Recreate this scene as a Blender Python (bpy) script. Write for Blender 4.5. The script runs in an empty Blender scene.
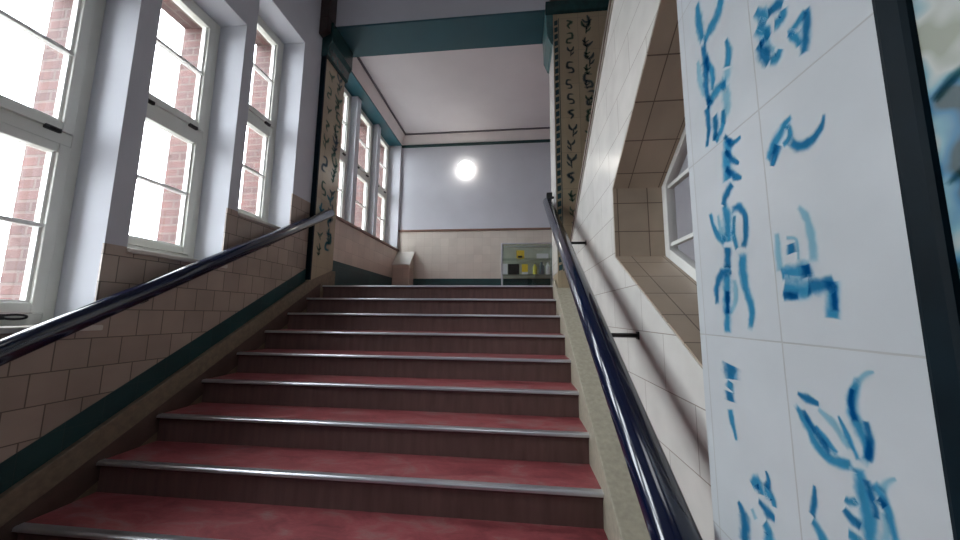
import bpy, math, random
from mathutils import Vector, Matrix

scene = bpy.context.scene
COL = scene.collection

# ------------------------------------------------------------------ camera
cam_data = bpy.data.cameras.new('camera')
cam = bpy.data.objects.new('camera', cam_data)
COL.objects.link(cam)
YAW, PITCH, ROLL, FPX = -0.1063, 0.1283, 0.0099, 344.6
EYE = Vector((0.0, 0.0, 1.5325))
fw = Vector((math.sin(YAW) * math.cos(PITCH), math.cos(YAW) * math.cos(PITCH), math.sin(PITCH)))
rt0 = Vector((math.cos(YAW), -math.sin(YAW), 0))
up0 = rt0.cross(fw)
rt = math.cos(ROLL) * rt0 + math.sin(ROLL) * up0
up = -math.sin(ROLL) * rt0 + math.cos(ROLL) * up0
m = Matrix((rt, up, -fw)).transposed().to_4x4()
m.translation = EYE
cam.matrix_world = m
cam_data.sensor_width = 36.0
cam_data.lens = FPX / 960 * 36.0
cam_data.clip_start = 0.02
scene.camera = cam

# ------------------------------------------------------------------ world, light, exposure
world = bpy.data.worlds.new('overcast sky')
scene.world = world
world.use_nodes = True
wn = world.node_tree
wn.nodes.clear()
w_out = wn.nodes.new('ShaderNodeOutputWorld')
w_bg = wn.nodes.new('ShaderNodeBackground')
w_tc = wn.nodes.new('ShaderNodeTexCoord')
w_sep = wn.nodes.new('ShaderNodeSeparateXYZ')
w_ramp = wn.nodes.new('ShaderNodeValToRGB')
w_ramp.color_ramp.elements[0].position = 0.46
w_ramp.color_ramp.elements[0].color = (0.42, 0.43, 0.46, 1)
w_ramp.color_ramp.elements[1].position = 0.52
w_ramp.color_ramp.elements[1].color = (0.89, 0.945, 1.0, 1)
w_map = wn.nodes.new('ShaderNodeMapRange')
w_map.inputs['From Min'].default_value = -1
w_map.inputs['From Max'].default_value = 1
wn.links.new(w_tc.outputs['Generated'], w_sep.inputs[0])
wn.links.new(w_sep.outputs['Z'], w_map.inputs['Value'])
wn.links.new(w_map.outputs['Result'], w_ramp.inputs['Fac'])
wn.links.new(w_ramp.outputs['Color'], w_bg.inputs['Color'])
wn.links.new(w_bg.outputs[0], w_out.inputs['Surface'])
SKY = 12.5
w_bg.inputs['Strength'].default_value = SKY

scene.view_settings.view_transform = 'Standard'
scene.view_settings.look = 'None'
scene.view_settings.gamma = 1.0
scene.view_settings.use_curve_mapping = False
scene.view_settings.exposure = 0.34
scene.cycles.max_bounces = 12
scene.cycles.diffuse_bounces = 7
scene.cycles.transparent_max_bounces = 32
scene.cycles.sample_clamp_indirect = 6.0


def area(name, loc, direction, sx, sy, power=None, portal=False, color=(1, 1, 1)):
    d = bpy.data.lights.new(name, 'AREA')
    d.shape = 'RECTANGLE'
    d.size, d.size_y = sx, sy
    d.color = color
    if power is not None:
        d.energy = power
    if portal:
        d.cycles.is_portal = True
    o = bpy.data.objects.new(name, d)
    COL.objects.link(o)
    o.location = loc
    o.rotation_euler = Vector(direction).to_track_quat('-Z', 'Y').to_euler()
    return o


# added fill light, unseen, hung high in the lower hall behind the camera
area('hall_ceiling_light', (-0.7, -1.3, 6.4), (0.15, 0.35, -1), 1.2, 1.2, power=14, color=(0.95, 0.97, 1.0))

# ------------------------------------------------------------------ dimensions
RISE, GO, NST = 0.17, 0.31, 11
ZL = RISE * NST                       # landing level 1.87
Y0 = 4.014                            # edge of the landing
YB = Y0 - GO * (NST - 1)              # nose of the lowest step
XL, XR = -2.38, 0.4154                # ends of the steps
XW = -2.42                            # left wall face
XF = -2.68                            # window frame, room face
PX = 0.44                             # face of the right pillars
XQ = 0.57                             # right (parapet) wall face
YBACK = 6.75                          # back wall of the landing
ZC2 = 5.30                            # ceiling of the landing
ZC = 7.0                              # ceiling over the stairs
SL = RISE / GO


def zn(y):                            # height of the nosing line
    return ZL + (y - Y0) * SL


# ------------------------------------------------------------------ materials
def srgb(r, g, b):
    def f(c):
        c /= 255.0
        return c / 12.92 if c <= 0.04045 else ((c + 0.055) / 1.055) ** 2.4
    return (f(r), f(g), f(b), 1.0)


def new_mat(name):
    mt = bpy.data.materials.new(name)
    mt.use_nodes = True
    nt = mt.node_tree
    return mt, nt, nt.nodes['Principled BSDF']


def plain(name, col, rough=0.5, metal=0.0, noise=0.08, scale=6.0, bump=0.0, coat=0.0, stretch=(1, 1, 1), spec=0.5):
    mt, nt, b = new_mat(name)
    b.inputs['Roughness'].default_value = rough
    b.inputs['Metallic'].default_value = metal
    b.inputs['Coat Weight'].default_value = coat
    b.inputs['Specular IOR Level'].default_value = spec
    b.inputs['Coat Roughness'].default_value = 0.08
    tc = nt.nodes.new('ShaderNodeTexCoord')
    mp = nt.nodes.new('ShaderNodeMapping')
    mp.inputs['Scale'].default_value = stretch
    nz = nt.nodes.new('ShaderNodeTexNoise')
    nz.inputs['Scale'].default_value = scale
    nz.inputs['Detail'].default_value = 6
    nt.links.new(tc.outputs['Object'], mp.inputs[0])
    nt.links.new(mp.outputs[0], nz.inputs['Vector'])
    rp = nt.nodes.new('ShaderNodeValToRGB')
    c = Vector(col[:3])
    rp.color_ramp.elements[0].position = 0.3
    rp.color_ramp.elements[1].position = 0.7
    rp.color_ramp.elements[0].color = (*(c * (1 - noise)), 1)
    rp.color_ramp.elements[1].color = (*(c * (1 + noise)), 1)
    nt.links.new(nz.outputs['Fac'], rp.inputs['Fac'])
    nt.links.new(rp.outputs[0], b.inputs['Base Color'])
    if bump:
        bp = nt.nodes.new('ShaderNodeBump')
        bp.inputs['Strength'].default_value = bump
        bp.inputs['Distance'].default_value = 0.01
        nt.links.new(nz.outputs['Fac'], bp.inputs['Height'])
        nt.links.new(bp.outputs[0], b.inputs['Normal'])
    return mt


def tiled(name, c1, c2, joint, w, h, offset=0.5, mortar=0.003, rough=0.25, shift=(0, 0), bump=0.4, dirt=0.10,
          dirt_scale=3.0, spec=0.5):
    mt, nt, b = new_mat(name)
    uv = nt.nodes.new('ShaderNodeUVMap')
    mp = nt.nodes.new('ShaderNodeMapping')
    mp.inputs['Location'].default_value = (shift[0], shift[1], 0)
    br = nt.nodes.new('ShaderNodeTexBrick')
    br.offset = offset
    br.squash = 1.0
    br.inputs['Scale'].default_value = 1.0
    br.inputs['Brick Width'].default_value = w
    br.inputs['Row Height'].default_value = h
    br.inputs['Mortar Size'].default_value = mortar
    br.inputs['Mortar Smooth'].default_value = 0.3
    br.inputs['Color1'].default_value = c1
    br.inputs['Color2'].default_value = c2
    br.inputs['Mortar'].default_value = joint
    nt.links.new(uv.outputs[0], mp.inputs[0])
    nt.links.new(mp.outputs[0], br.inputs['Vector'])
    nz = nt.nodes.new('ShaderNodeTexNoise')
    nz.inputs['Scale'].default_value = dirt_scale
    nz.inputs['Detail'].default_value = 7
    nt.links.new(mp.outputs[0], nz.inputs['Vector'])
    mr = nt.nodes.new('ShaderNodeMapRange')
    mr.inputs['From Min'].default_value = 0.3
    mr.inputs['From Max'].default_value = 0.7
    mr.inputs['To Min'].default_value = 1 - dirt
    mr.inputs['To Max'].default_value = 1 + dirt * 0.5
    nt.links.new(nz.outputs['Fac'], mr.inputs['Value'])
    mx = nt.nodes.new('ShaderNodeVectorMath')
    mx.operation = 'SCALE'
    nt.links.new(br.outputs['Color'], mx.inputs[0])
    nt.links.new(mr.outputs['Result'], mx.inputs['Scale'])
    nt.links.new(mx.outputs[0], b.inputs['Base Color'])
    b.inputs['Roughness'].default_value = rough
    b.inputs['Specular IOR Level'].default_value = spec
    bp = nt.nodes.new('ShaderNodeBump')
    bp.inputs['Strength'].default_value = bump
    bp.inputs['Distance'].default_value = 0.004
    bp.invert = True
    nt.links.new(br.outputs['Fac'], bp.inputs['Height'])
    nt.links.new(bp.outputs[0], b.inputs['Normal'])
    return mt


def lino(name):
    mt, nt, b = new_mat(name)
    tc = nt.nodes.new('ShaderNodeTexCoord')
    mp = nt.nodes.new('ShaderNodeMapping')
    mp.inputs['Scale'].default_value = (1.0, 2.2, 1)
    n1 = nt.nodes.new('ShaderNodeTexNoise')
    n1.inputs['Scale'].default_value = 4.5
    n1.inputs['Detail'].default_value = 9
    n1.inputs['Roughness'].default_value = 0.65
    n1.inputs['Distortion'].default_value = 0.6
    n2 = nt.nodes.new('ShaderNodeTexNoise')
    n2.inputs['Scale'].default_value = 45
    n2.inputs['Detail'].default_value = 3
    nt.links.new(tc.outputs['Object'], mp.inputs[0])
    nt.links.new(mp.outputs[0], n1.inputs['Vector'])
    nt.links.new(mp.outputs[0], n2.inputs['Vector'])
    rp = nt.nodes.new('ShaderNodeValToRGB')
    e = rp.color_ramp.elements
    e[0].position, e[0].color = 0.32, srgb(122, 60, 64)
    e[1].position, e[1].color = 0.72, srgb(156, 128, 124)
    k = e.new(0.52)
    k.color = srgb(160, 82, 86)
    nt.links.new(n1.outputs['Fac'], rp.inputs['Fac'])
    mr = nt.nodes.new('ShaderNodeMapRange')
    mr.inputs['To Min'].default_value = 0.78
    mr.inputs['To Max'].default_value = 1.2
    nt.links.new(n2.outputs['Fac'], mr.inputs['Value'])
    mx = nt.nodes.new('ShaderNodeVectorMath')
    mx.operation = 'SCALE'
    nt.links.new(rp.outputs[0], mx.inputs[0])
    nt.links.new(mr.outputs['Result'], mx.inputs['Scale'])
    nt.links.new(mx.outputs[0], b.inputs['Base Color'])
    b.inputs['Roughness'].default_value = 0.42
    return mt


def glass(name, tint=(1, 1, 1)):
    mt, nt, b = new_mat(name)
    nt.nodes.remove(b)
    out = [n for n in nt.nodes if n.type == 'OUTPUT_MATERIAL'][0]
    tr = nt.nodes.new('ShaderNodeBsdfTransparent')
    tr.inputs['Color'].default_value = (*tint, 1)
    gl = nt.nodes.new('ShaderNodeBsdfGlossy')
    gl.inputs['Roughness'].default_value = 0.02
    lw = nt.nodes.new('ShaderNodeLayerWeight')          # thin pane: Schlick reflection, the same on both faces
    pw = nt.nodes.new('ShaderNodeMath')
    pw.operation = 'POWER'
    pw.inputs[1].default_value = 5.0
    ma = nt.nodes.new('ShaderNodeMath')
    ma.operation = 'MULTIPLY_ADD'
    ma.inputs[1].default_value = 0.96
    ma.inputs[2].default_value = 0.04
    lw.inputs['Blend'].default_value = 0.5
    nt.links.new(lw.outputs['Facing'], pw.inputs[0])
    nt.links.new(pw.outputs[0], ma.inputs[0])
    mx = nt.nodes.new('ShaderNodeMixShader')
    nt.links.new(ma.outputs[0], mx.inputs[0])
    nt.links.new(tr.outputs[0], mx.inputs[1])
    nt.links.new(gl.outputs[0], mx.inputs[2])
    nt.links.new(mx.outputs[0], out.inputs['Surface'])
    return mt


def emit(name, col, strength):
    mt, nt, b = new_mat(name)
    b.inputs['Base Color'].default_value = (0.8, 0.8, 0.8, 1)
    b.inputs['Emission Color'].default_value = col
    b.inputs['Emission Strength'].default_value = strength
    return mt


def brush(name, tint):
    """thin coloured glaze over the tile: a tinting film that fades out towards the rim of each stroke"""
    mt, nt, b = new_mat(name)
    nt.nodes.remove(b)
    out = [n for n in nt.nodes if n.type == 'OUTPUT_MATERIAL'][0]
    N, Lk = nt.nodes, nt.links

    def math_(op, a, c, k=None):
        n = N.new('ShaderNodeMath')
        n.operation = op
        for q_, w_ in enumerate((a, c, k)):
            if w_ is None:
                continue
            if isinstance(w_, (int, float)):
                n.inputs[q_].default_value = w_
            else:
                Lk.new(w_, n.inputs[q_])
        return n.outputs[0]

    uv = N.new('ShaderNodeUVMap')
    sp = N.new('ShaderNodeSeparateXYZ')
    Lk.new(uv.outputs[0], sp.inputs[0])
    rim = math_('PINGPONG', sp.outputs['Y'], 1.0)
    end = N.new('ShaderNodeMapRange')
    end.inputs['From Min'].default_value = 0.7
    end.inputs['From Max'].default_value = 1.0
    Lk.new(math_('ABSOLUTE', sp.outputs['X'], 0.0), end.inputs['Value'])
    tc = N.new('ShaderNodeTexCoord')
    nz = N.new('ShaderNodeTexNoise')
    nz.inputs['Scale'].default_value = 60
    nz.inputs['Detail'].default_value = 4
    Lk.new(tc.outputs['Object'], nz.inputs['Vector'])
    dist = math_('MAXIMUM', rim, end.outputs['Result'])
    dist = math_('ADD', dist, math_('MULTIPLY_ADD', nz.outputs['Fac'], 0.8, -0.4))
    mr = N.new('ShaderNodeMapRange')
    mr.interpolation_type = 'SMOOTHSTEP'
    mr.inputs['From Min'].default_value = 0.15
    mr.inputs['From Max'].default_value = 0.92
    mr.inputs['To Min'].default_value = 1.0
    mr.inputs['To Max'].default_value = 0.0
    Lk.new(dist, mr.inputs['Value'])
    mx = N.new('ShaderNodeMix')
    mx.data_type = 'RGBA'
    mx.inputs[6].default_value = (1, 1, 1, 1)
    mx.inputs[7].default_value = (*tint, 1)
    Lk.new(mr.outputs['Result'], mx.inputs[0])
    tr = N.new('ShaderNodeBsdfTransparent')
    Lk.new(mx.outputs[2], tr.inputs['Color'])
    Lk.new(tr.outputs[0], out.inputs['Surface'])
    return mt


M = {}
M['plaster'] = plain('lilac grey wall paint', srgb(198, 201, 208), 0.75, noise=0.03, scale=2.5, bump=0.05)
M['ceiling'] = plain('white ceiling paint', srgb(216, 214, 216), 0.8, noise=0.03, scale=2)
M['frieze'] = plain('pale pink frieze paint', srgb(222, 216, 214), 0.7, noise=0.03)
M['teal'] = plain('dark teal paint', srgb(34, 84, 95), 0.5, noise=0.06, scale=3)
M['dark_line'] = plain('dark grey moulding paint', srgb(96, 92, 98), 0.6)
M['green_line'] = plain('dark green moulding paint', srgb(28, 62, 62), 0.5)
M['tile_beige'] = tiled('glazed beige wall tile', srgb(178, 160, 146), srgb(164, 147, 134), srgb(108, 96, 86), 0.155, 0.163,
                        0.5, 0.0035, 0.3, shift=(0.02, 0.09), dirt=0.16)
M['tile_rose'] = tiled('glazed pale rose wall tile', srgb(206, 188, 172), srgb(196, 178, 163), srgb(164, 146, 134), 0.2, 0.2,
                       0.0, 0.002, 0.28, dirt=0.08)
M['tile_cream'] = tiled('glazed cream wall tile', srgb(214, 206, 194), srgb(206, 198, 186), srgb(188, 178, 166), 0.17, 0.17,
                        0.0, 0.002, 0.25, dirt=0.06)
M['tile_white'] = tiled('glazed white wall tile', srgb(224, 222, 215), srgb(216, 214, 207), srgb(166, 158, 148), 0.44, 0.215,
                        0.5, 0.0022, 0.22, shift=(0.1, 0.04), dirt=0.10, dirt_scale=5)
M['tile_reveal'] = tiled('brown beige reveal tile', srgb(186, 168, 148), srgb(174, 157, 138), srgb(112, 96, 82), 0.17, 0.17,
                         0.0, 0.003, 0.35, shift=(0.085, 0.02), dirt=0.2)
M['tile_green'] = tiled('dark green base tile', srgb(26, 66, 66), srgb(20, 56, 58), srgb(40, 62, 60), 0.17, 0.18, 0.0, 0.002,
                        0.42, dirt=0.2)
M['tile_pillar'] = tiled('white hand painted pillar tile', srgb(204, 210, 212), srgb(200, 205, 207), srgb(188, 190, 188), 0.235,
                         0.416, 0.0, 0.0016, 0.2, shift=(0.07, 0.173), dirt=0.05, dirt_scale=7)
M['tile_pillar_beige'] = tiled('beige hand painted pillar tile', srgb(168, 152, 124), srgb(158, 142, 116), srgb(126, 114, 96),
                               0.24, 0.416, 0.0, 0.002, 0.3, dirt=0.1)
M['blue'] = brush('blue brush glaze', (0.26, 0.62, 0.80))
M['blue_dark'] = brush('deep blue brush glaze', (0.18, 0.50, 0.70))
M['blue_pale'] = brush('pale blue brush glaze', (0.60, 0.82, 0.90))
M['motif_green'] = brush('dark green brush glaze', (0.24, 0.42, 0.44))
M['motif_navy'] = brush('dark navy brush glaze', (0.26, 0.38, 0.52))
M['border'] = plain('blue green patterned border tile', srgb(120, 150, 156), 0.3, noise=0.1)
_nt = M['border'].node_tree
_rp = [n for n in _nt.nodes if n.type == 'VALTORGB'][0]
_nz = [n for n in _nt.nodes if n.type == 'TEX_NOISE'][0]
_nz.inputs['Scale'].default_value = 15
_nz.inputs['Detail'].default_value = 1.5
_e = _rp.color_ramp.elements
_e[0].position, _e[0].color = 0.41, srgb(20, 66, 72)
_e[1].position, _e[1].color = 0.66, srgb(150, 156, 138)
for _p, _c in ((0.46, (50, 122, 158)), (0.52, (116, 164, 176)), (0.58, (186, 192, 184))):
    _k = _e.new(_p)
    _k.color = srgb(*_c)
M['edge_black'] = plain('black green edge tile', srgb(8, 26, 34), 0.5, noise=0.3, scale=12, spec=0.12)
M['edge_teal'] = plain('teal border glaze', srgb(18, 58, 62), 0.3, noise=0.2, scale=30)
M['cap_green'] = plain('dark green glazed cap', srgb(24, 58, 58), 0.25, noise=0.25, scale=14)
M['cap_grey'] = plain('grey green glazed cap', srgb(60, 96, 98), 0.3, noise=0.2, scale=14)
M['brown_dark'] = plain('dark brown stained wood', srgb(48, 36, 34), 0.5, noise=0.25, scale=9, stretch=(4, 4, 0.6))
M['coping'] = plain('brown wooden coping', srgb(104, 88, 78), 0.35, noise=0.2, scale=12)
M['coping_light'] = plain('pale edge tile', srgb(176, 168, 160), 0.3)
M['stone'] = plain('beige terrazzo', srgb(166, 160, 142), 0.5, noise=0.14, scale=38, bump=0.05)
M['stone_dark'] = plain('worn brown terrazzo', srgb(118, 102, 84), 0.5, noise=0.2, scale=30, bump=0.05)
M['skirting'] = plain('dark brown painted strip', srgb(76, 58, 50), 0.5, noise=0.2, scale=14)
M['riser'] = plain('dark brown riser lino', srgb(104, 80, 76), 0.5, noise=0.2, scale=9, stretch=(3, 1, 0.4))
M['lino'] = lino('worn red linoleum')
M['alu'] = plain('worn aluminium strip', srgb(226, 228, 234), 0.3, metal=0.9, noise=0.03, scale=25, stretch=(0.3, 1, 1))
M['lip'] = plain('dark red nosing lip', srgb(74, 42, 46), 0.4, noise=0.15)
M['rail'] = plain('glossy navy rail paint', srgb(12, 22, 50), 0.13, noise=0.12, scale=10, coat=0.5)
M['iron'] = plain('black iron', srgb(16, 16, 18), 0.4)
M['frame'] = plain('cream window paint', srgb(220, 221, 213), 0.4, noise=0.03)
M['frame_white'] = plain('white window paint', srgb(232, 232, 228), 0.35, noise=0.03)
M['sill'] = plain('pale sill slab', srgb(206, 200, 190), 0.35, noise=0.06, scale=12)
M['sill_brown'] = plain('brown sill tile', srgb(128, 98, 84), 0.35, noise=0.1, scale=12)
M['brick'] = tiled('red brick', srgb(94, 62, 57), srgb(76, 52, 49), srgb(94, 78, 73), 0.21, 0.07, 0.5, 0.010, 0.8, bump=0.6,
                   dirt=0.25, dirt_scale=9)
M['pane'] = glass('window glass')
M['case_glass'] = glass('green tinted glass', (0.95, 0.98, 0.96))
M['case_shelf'] = plain('pale green shelf glass', srgb(150, 172, 160), 0.15)
M['case_back'] = plain('grey green case panel', srgb(190, 194, 184), 0.4)
M['lamp'] = emit('lit opal glass', (1.0, 0.93, 0.84, 1), 7.0)
M['lamp_base'] = plain('white lamp base', srgb(225, 222, 218), 0.4)
M['ground'] = plain('grey paving', srgb(140, 138, 134), 0.9, noise=0.15)
M['yellow'] = plain('yellow card', srgb(246, 214, 60), 0.5, noise=0.1, scale=40)
M['yellow_green'] = plain('yellow green bottle', srgb(220, 212, 80), 0.3)
M['black_card'] = plain('black brown card', srgb(34, 26, 20), 0.5)
M['white_card'] = plain('white card', srgb(238, 238, 246), 0.5, noise=0.03)
M['grey_plastic'] = plain('dark grey plastic', srgb(104, 112, 122), 0.35)
M['plinth_top'] = plain('pale plinth top', srgb(206, 202, 194), 0.3, noise=0.05)

# ------------------------------------------------------------------ mesh helpers
ORIGIN = {}


class MB:
    """collects faces; build() links them as one mesh object"""

    def __init__(self):
        self.v, self.f, self.mi, self.smooth = [], [], [], []
        self.uv = {}                                    # face index -> its own coordinates

    def face(self, pts, mat=0, smooth=False, uv=None):
        if uv:
            self.uv[len(self.f)] = uv
        n = len(self.v)
        self.v += [tuple(p) for p in pts]
        self.f.append(list(range(n, n + len(pts))))
        self.mi.append(mat)
        self.smooth.append(smooth)

    def box(self, x0, x1, y0, y1, z0, z1, mat=0):
        n = len(self.v)
        self.v += [(x, y, z) for x in (x0, x1) for y in (y0, y1) for z in (z0, z1)]
        for q in ((0, 1, 3, 2), (4, 6, 7, 5), (0, 4, 5, 1), (2, 3, 7, 6), (0, 2, 6, 4), (1, 5, 7, 3)):
            self.f.append([n + i for i in q])
            self.mi.append(mat)
            self.smooth.append(False)
        return self

    def prism(self, poly, a, b, axis='x', mat=0):
        """polygon in the two other axes extruded from a to b along axis"""
        def P(t, p):
            return {'x': (t, p[0], p[1]), 'y': (p[0], t, p[1]), 'z': (p[0], p[1], t)}[axis]
        n, k = len(self.v), len(poly)
        area2 = sum(poly[i][0] * poly[(i + 1) % k][1] - poly[(i + 1) % k][0] * poly[i][1] for i in range(k))
        if (area2 < 0) != (axis == 'y'):
            poly = poly[::-1]
        if a > b:
            a, b = b, a
        self.v += [P(a, p) for p in poly] + [P(b, p) for p in poly]
        fs = [list(range(n, n + k))[::-1], list(range(n + k, n + 2 * k))]
        for i in range(k):
            j = (i + 1) % k
            fs.append([n + i, n + j, n + k + j, n + k + i])
        for q in fs:
            self.f.append(q)
            self.mi.append(mat)
            self.smooth.append(False)
        return self

    def tube(self, pts, r, seg=16, mat=0, ez=1.0, cap=True):
        """round bar along pts (r a number or list); ez stretches the section upward"""
        pts = [Vector(p) for p in pts]
        rs = r if isinstance(r, (list, tuple)) else [r] * len(pts)
        n0 = len(self.v)
        for i, p in enumerate(pts):
            d = (pts[min(i + 1, len(pts) - 1)] - pts[max(i - 1, 0)]).normalized()
            ref = Vector((0, 0, 1)) if abs(d.z) < 0.95 else Vector((0, 1, 0))
            s = d.cross(ref).normalized()
            t = s.cross(d).normalized()
            for k in range(seg):
                a = 2 * math.pi * k / seg
                self.v.append(tuple(p + rs[i] * (math.cos(a) * s + ez * math.sin(a) * t)))
        for i in range(len(pts) - 1):
            for k in range(seg):
                a, b = n0 + i * seg + k, n0 + i * seg + (k + 1) % seg
                self.f.append([a, b, b + seg, a + seg])
                self.mi.append(mat)
                self.smooth.append(True)
        if cap:
            self.f.append([n0 + k for k in range(seg)][::-1])
            self.f.append([n0 + (len(pts) - 1) * seg + k for k in range(seg)])
            self.mi += [mat, mat]
            self.smooth += [False, False]
        return self

    def lathe(self, c, prof, axis='z', seg=32, mat=0):
        """prof: (radius, distance along axis) pairs"""
        ax = {'x': Vector((1, 0, 0)), 'y': Vector((0, 1, 0)), 'z': Vector((0, 0, 1))}[axis]
        s = Vector((0, 0, 1)) if axis != 'z' else Vector((1, 0, 0))
        t = ax.cross(s)
        c = Vector(c)
        n0 = len(self.v)
        for r, h in prof:
            for k in range(seg):
                a = 2 * math.pi * k / seg
                self.v.append(tuple(c + ax * h + max(r, 1e-4) * (math.cos(a) * s + math.sin(a) * t)))
        for i in range(len(prof) - 1):
            for k in range(seg):
                a, b = n0 + i * seg + k, n0 + i * seg + (k + 1) % seg
                self.f.append([a, b, b + seg, a + seg])
                self.mi.append(mat)
                self.smooth.append(True)
        self.f.append([n0 + k for k in range(seg)][::-1])
        self.f.append([n0 + (len(prof) - 1) * seg + k for k in range(seg)])
        self.mi += [mat, mat]
        self.smooth += [True, True]
        return self

    def build(self, name, mats, parent=None, bevel=0.0):
        if not isinstance(mats, (list, tuple)):
            mats = [mats]
        base = ORIGIN.get(parent, Vector()) if parent is not None else Vector()
        me = bpy.data.meshes.new(name)
        me.from_pydata([tuple(Vector(v) - base) for v in self.v], [], self.f)
        for mt in mats:
            me.materials.append(mt)
        for i, p in enumerate(me.polygons):
            p.material_index = self.mi[i]
            p.use_smooth = self.smooth[i]
        uv = me.uv_layers.new(name='UVMap')
        for p in me.polygons:
            if p.index in self.uv:
                for k, li in enumerate(p.loop_indices):
                    uv.data[li].uv = self.uv[p.index][k]
                continue
            nx, ny, nz = abs(p.normal.x), abs(p.normal.y), abs(p.normal.z)
            for li in p.loop_indices:
                w = Vector(self.v[me.loops[li].vertex_index])
                if nx >= ny and nx >= nz:
                    uv.data[li].uv = (w.y, w.z)
                elif ny >= nz:
                    uv.data[li].uv = (w.x, w.z)
                else:
                    uv.data[li].uv = (w.y, w.x)
        me.update()
        o = bpy.data.objects.new(name, me)
        COL.objects.link(o)
        if parent is not None:
            o.parent = parent
        ORIGIN[o] = base.copy()
        if bevel:
            bv = o.modifiers.new('bevel', 'BEVEL')
            bv.width = bevel
            bv.segments = 2
            bv.limit_method = 'ANGLE'
        return o


def tag(o, label, cat, group=None, kind=None):
    o['label'] = label
    o['category'] = cat
    if group:
        o['group'] = group
    if kind:
        o['kind'] = kind
    return o


def thing(name, loc, label, cat, group=None, kind=None):
    o = bpy.data.objects.new(name, None)
    o.empty_display_size = 0.1
    COL.objects.link(o)
    o.location = loc
    ORIGIN[o] = Vector(loc)
    return tag(o, label, cat, group, kind)


def ribbon(mb, plane, pts, ws, mat, lift=0.0012, fine=5):
    """flat brush stroke; plane(u, v, lift) -> 3-D; pts (u, v); ws widths"""
    P = [Vector(p) for p in pts]
    ws = [w * 1.8 for w in ws]
    if len(P) > 2:                                      # smooth with Catmull-Rom
        out, wo = [], []
        for i in range(len(P) - 1):
            p0, p1, p2, p3 = P[max(i - 1, 0)], P[i], P[i + 1], P[min(i + 2, len(P) - 1)]
            for k in range(fine):
                t = k / fine
                out.append(0.5 * (2 * p1 + (p2 - p0) * t + (2 * p0 - 5 * p1 + 4 * p2 - p3) * t * t
                                  + (3 * p1 - p0 - 3 * p2 + p3) * t ** 3))
                wo.append(ws[i] * (1 - t) + ws[i + 1] * t)
        P, ws = out + [P[-1]], wo + [ws[-1]]
    L, R_ = [], []
    for i, p in enumerate(P):
        d = P[min(i + 1, len(P) - 1)] - P[max(i - 1, 0)]
        if d.length < 1e-9:
            d = Vector((1, 0))
        n = Vector((-d.y, d.x)).normalized() * ws[i] * 0.5
        L.append(p + n)
        R_.append(p - n)
    n = len(P) - 1
    ph = 3.7 * P[0].x + 5.3 * P[0].y + 2 * len(mb.f)     # every stroke gets its own brush grain
    for i in range(n):
        a, b = 2 * i / n - 1, 2 * (i + 1) / n - 1
        M_ = 0.5 * (L[i] + R_[i])
        M2 = 0.5 * (L[i + 1] + R_[i + 1])
        mb.face([plane(*R_[i], lift), plane(*R_[i + 1], lift), plane(*M2, lift), plane(*M_, lift)], mat,
                uv=[(a, 1 + 2 * 10 * int(ph)), (b, 1 + 2 * 10 * int(ph)), (b, 20 * int(ph)), (a, 20 * int(ph))])
        mb.face([plane(*M_, lift), plane(*M2, lift), plane(*L[i + 1], lift), plane(*L[i], lift)], mat,
                uv=[(a, 20 * int(ph)), (b, 20 * int(ph)), (b, 1 + 20 * int(ph)), (a, 1 + 20 * int(ph))])


# ------------------------------------------------------------------ windows of the left wall
# (y near, y far, sill, head)
STAIR_W = [(0.24, 0.94, 0.97, 3.10), (1.055, 1.755, 1.45, 3.63), (1.875, 2.575, 1.925, 4.115), (2.685, 3.38, 2.40, 4.63)]  # first window is out of view, added to light the stairs
LAND_W = [(4.28, 5.00, 2.83, 5.08), (5.13, 5.85, 2.83, 5.08), (5.98, 6.69, 2.83, 5.08)]
XO = -2.76                                            # outer face of the plaster leaf

wl = MB()
tl = MB()
bk = MB()
YN, YP = -2.6, 4.15
prev = YN
zs_prev = None
for i, (a, b, s, h) in enumerate(STAIR_W):
    tile_top = s + 0.005                              # pier before this window
    low = STAIR_W[i - 1][2] - 0.03 if i else -0.1
    wl.box(XO, XW, prev, a, tile_top, ZC)
    wl.box(XO, XW - 0.012, prev, a, low, tile_top)
    tl.box(XW - 0.012, XW, prev, a, low, tile_top)
    tl.box(XO, XW, prev, a, -0.1, low)
    tl.box(XO, XW, a, b, -0.1, s - 0.03)
    wl.box(XO, XW, a, b, h, ZC)
    prev = b
low = STAIR_W[-1][2] - 0.03
wl.box(XO, XW, prev, YP, 2.82, ZC)
wl.box(XO, XW - 0.012, prev, YP, low, 2.82)
tl.box(XW - 0.012, XW, prev, YP, low, 2.82)
tl.box(XO, XW, prev, YP, -0.1, low)
# landing part
tr_ = MB()
tr_.box(XO, XW, YP, YBACK, ZL - 0.3, 2.80)
wl.box(XO, XW, YP, YBACK + 0.3, 5.09, ZC)
prev = YP
for a, b, s, h in LAND_W:
    wl.box(XO, -2.575 if prev != YP else XW, prev, a, 2.80, 5.09)
    prev = b
wl.box(XO, XW, prev, YBACK, 2.80, 5.09)
wall_left = wl.build('wall_left', M['plaster'])
tag(wall_left, 'left lilac grey wall with deep window openings stepping up beside the stairs', 'wall', kind='structure')
tl.build('tile_wainscot', [M['tile_beige']], wall_left)
o = tr_.build('landing_wainscot', M['tile_rose'], wall_left)
o['label'] = 'pale rose tiles below the landing windows'
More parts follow.
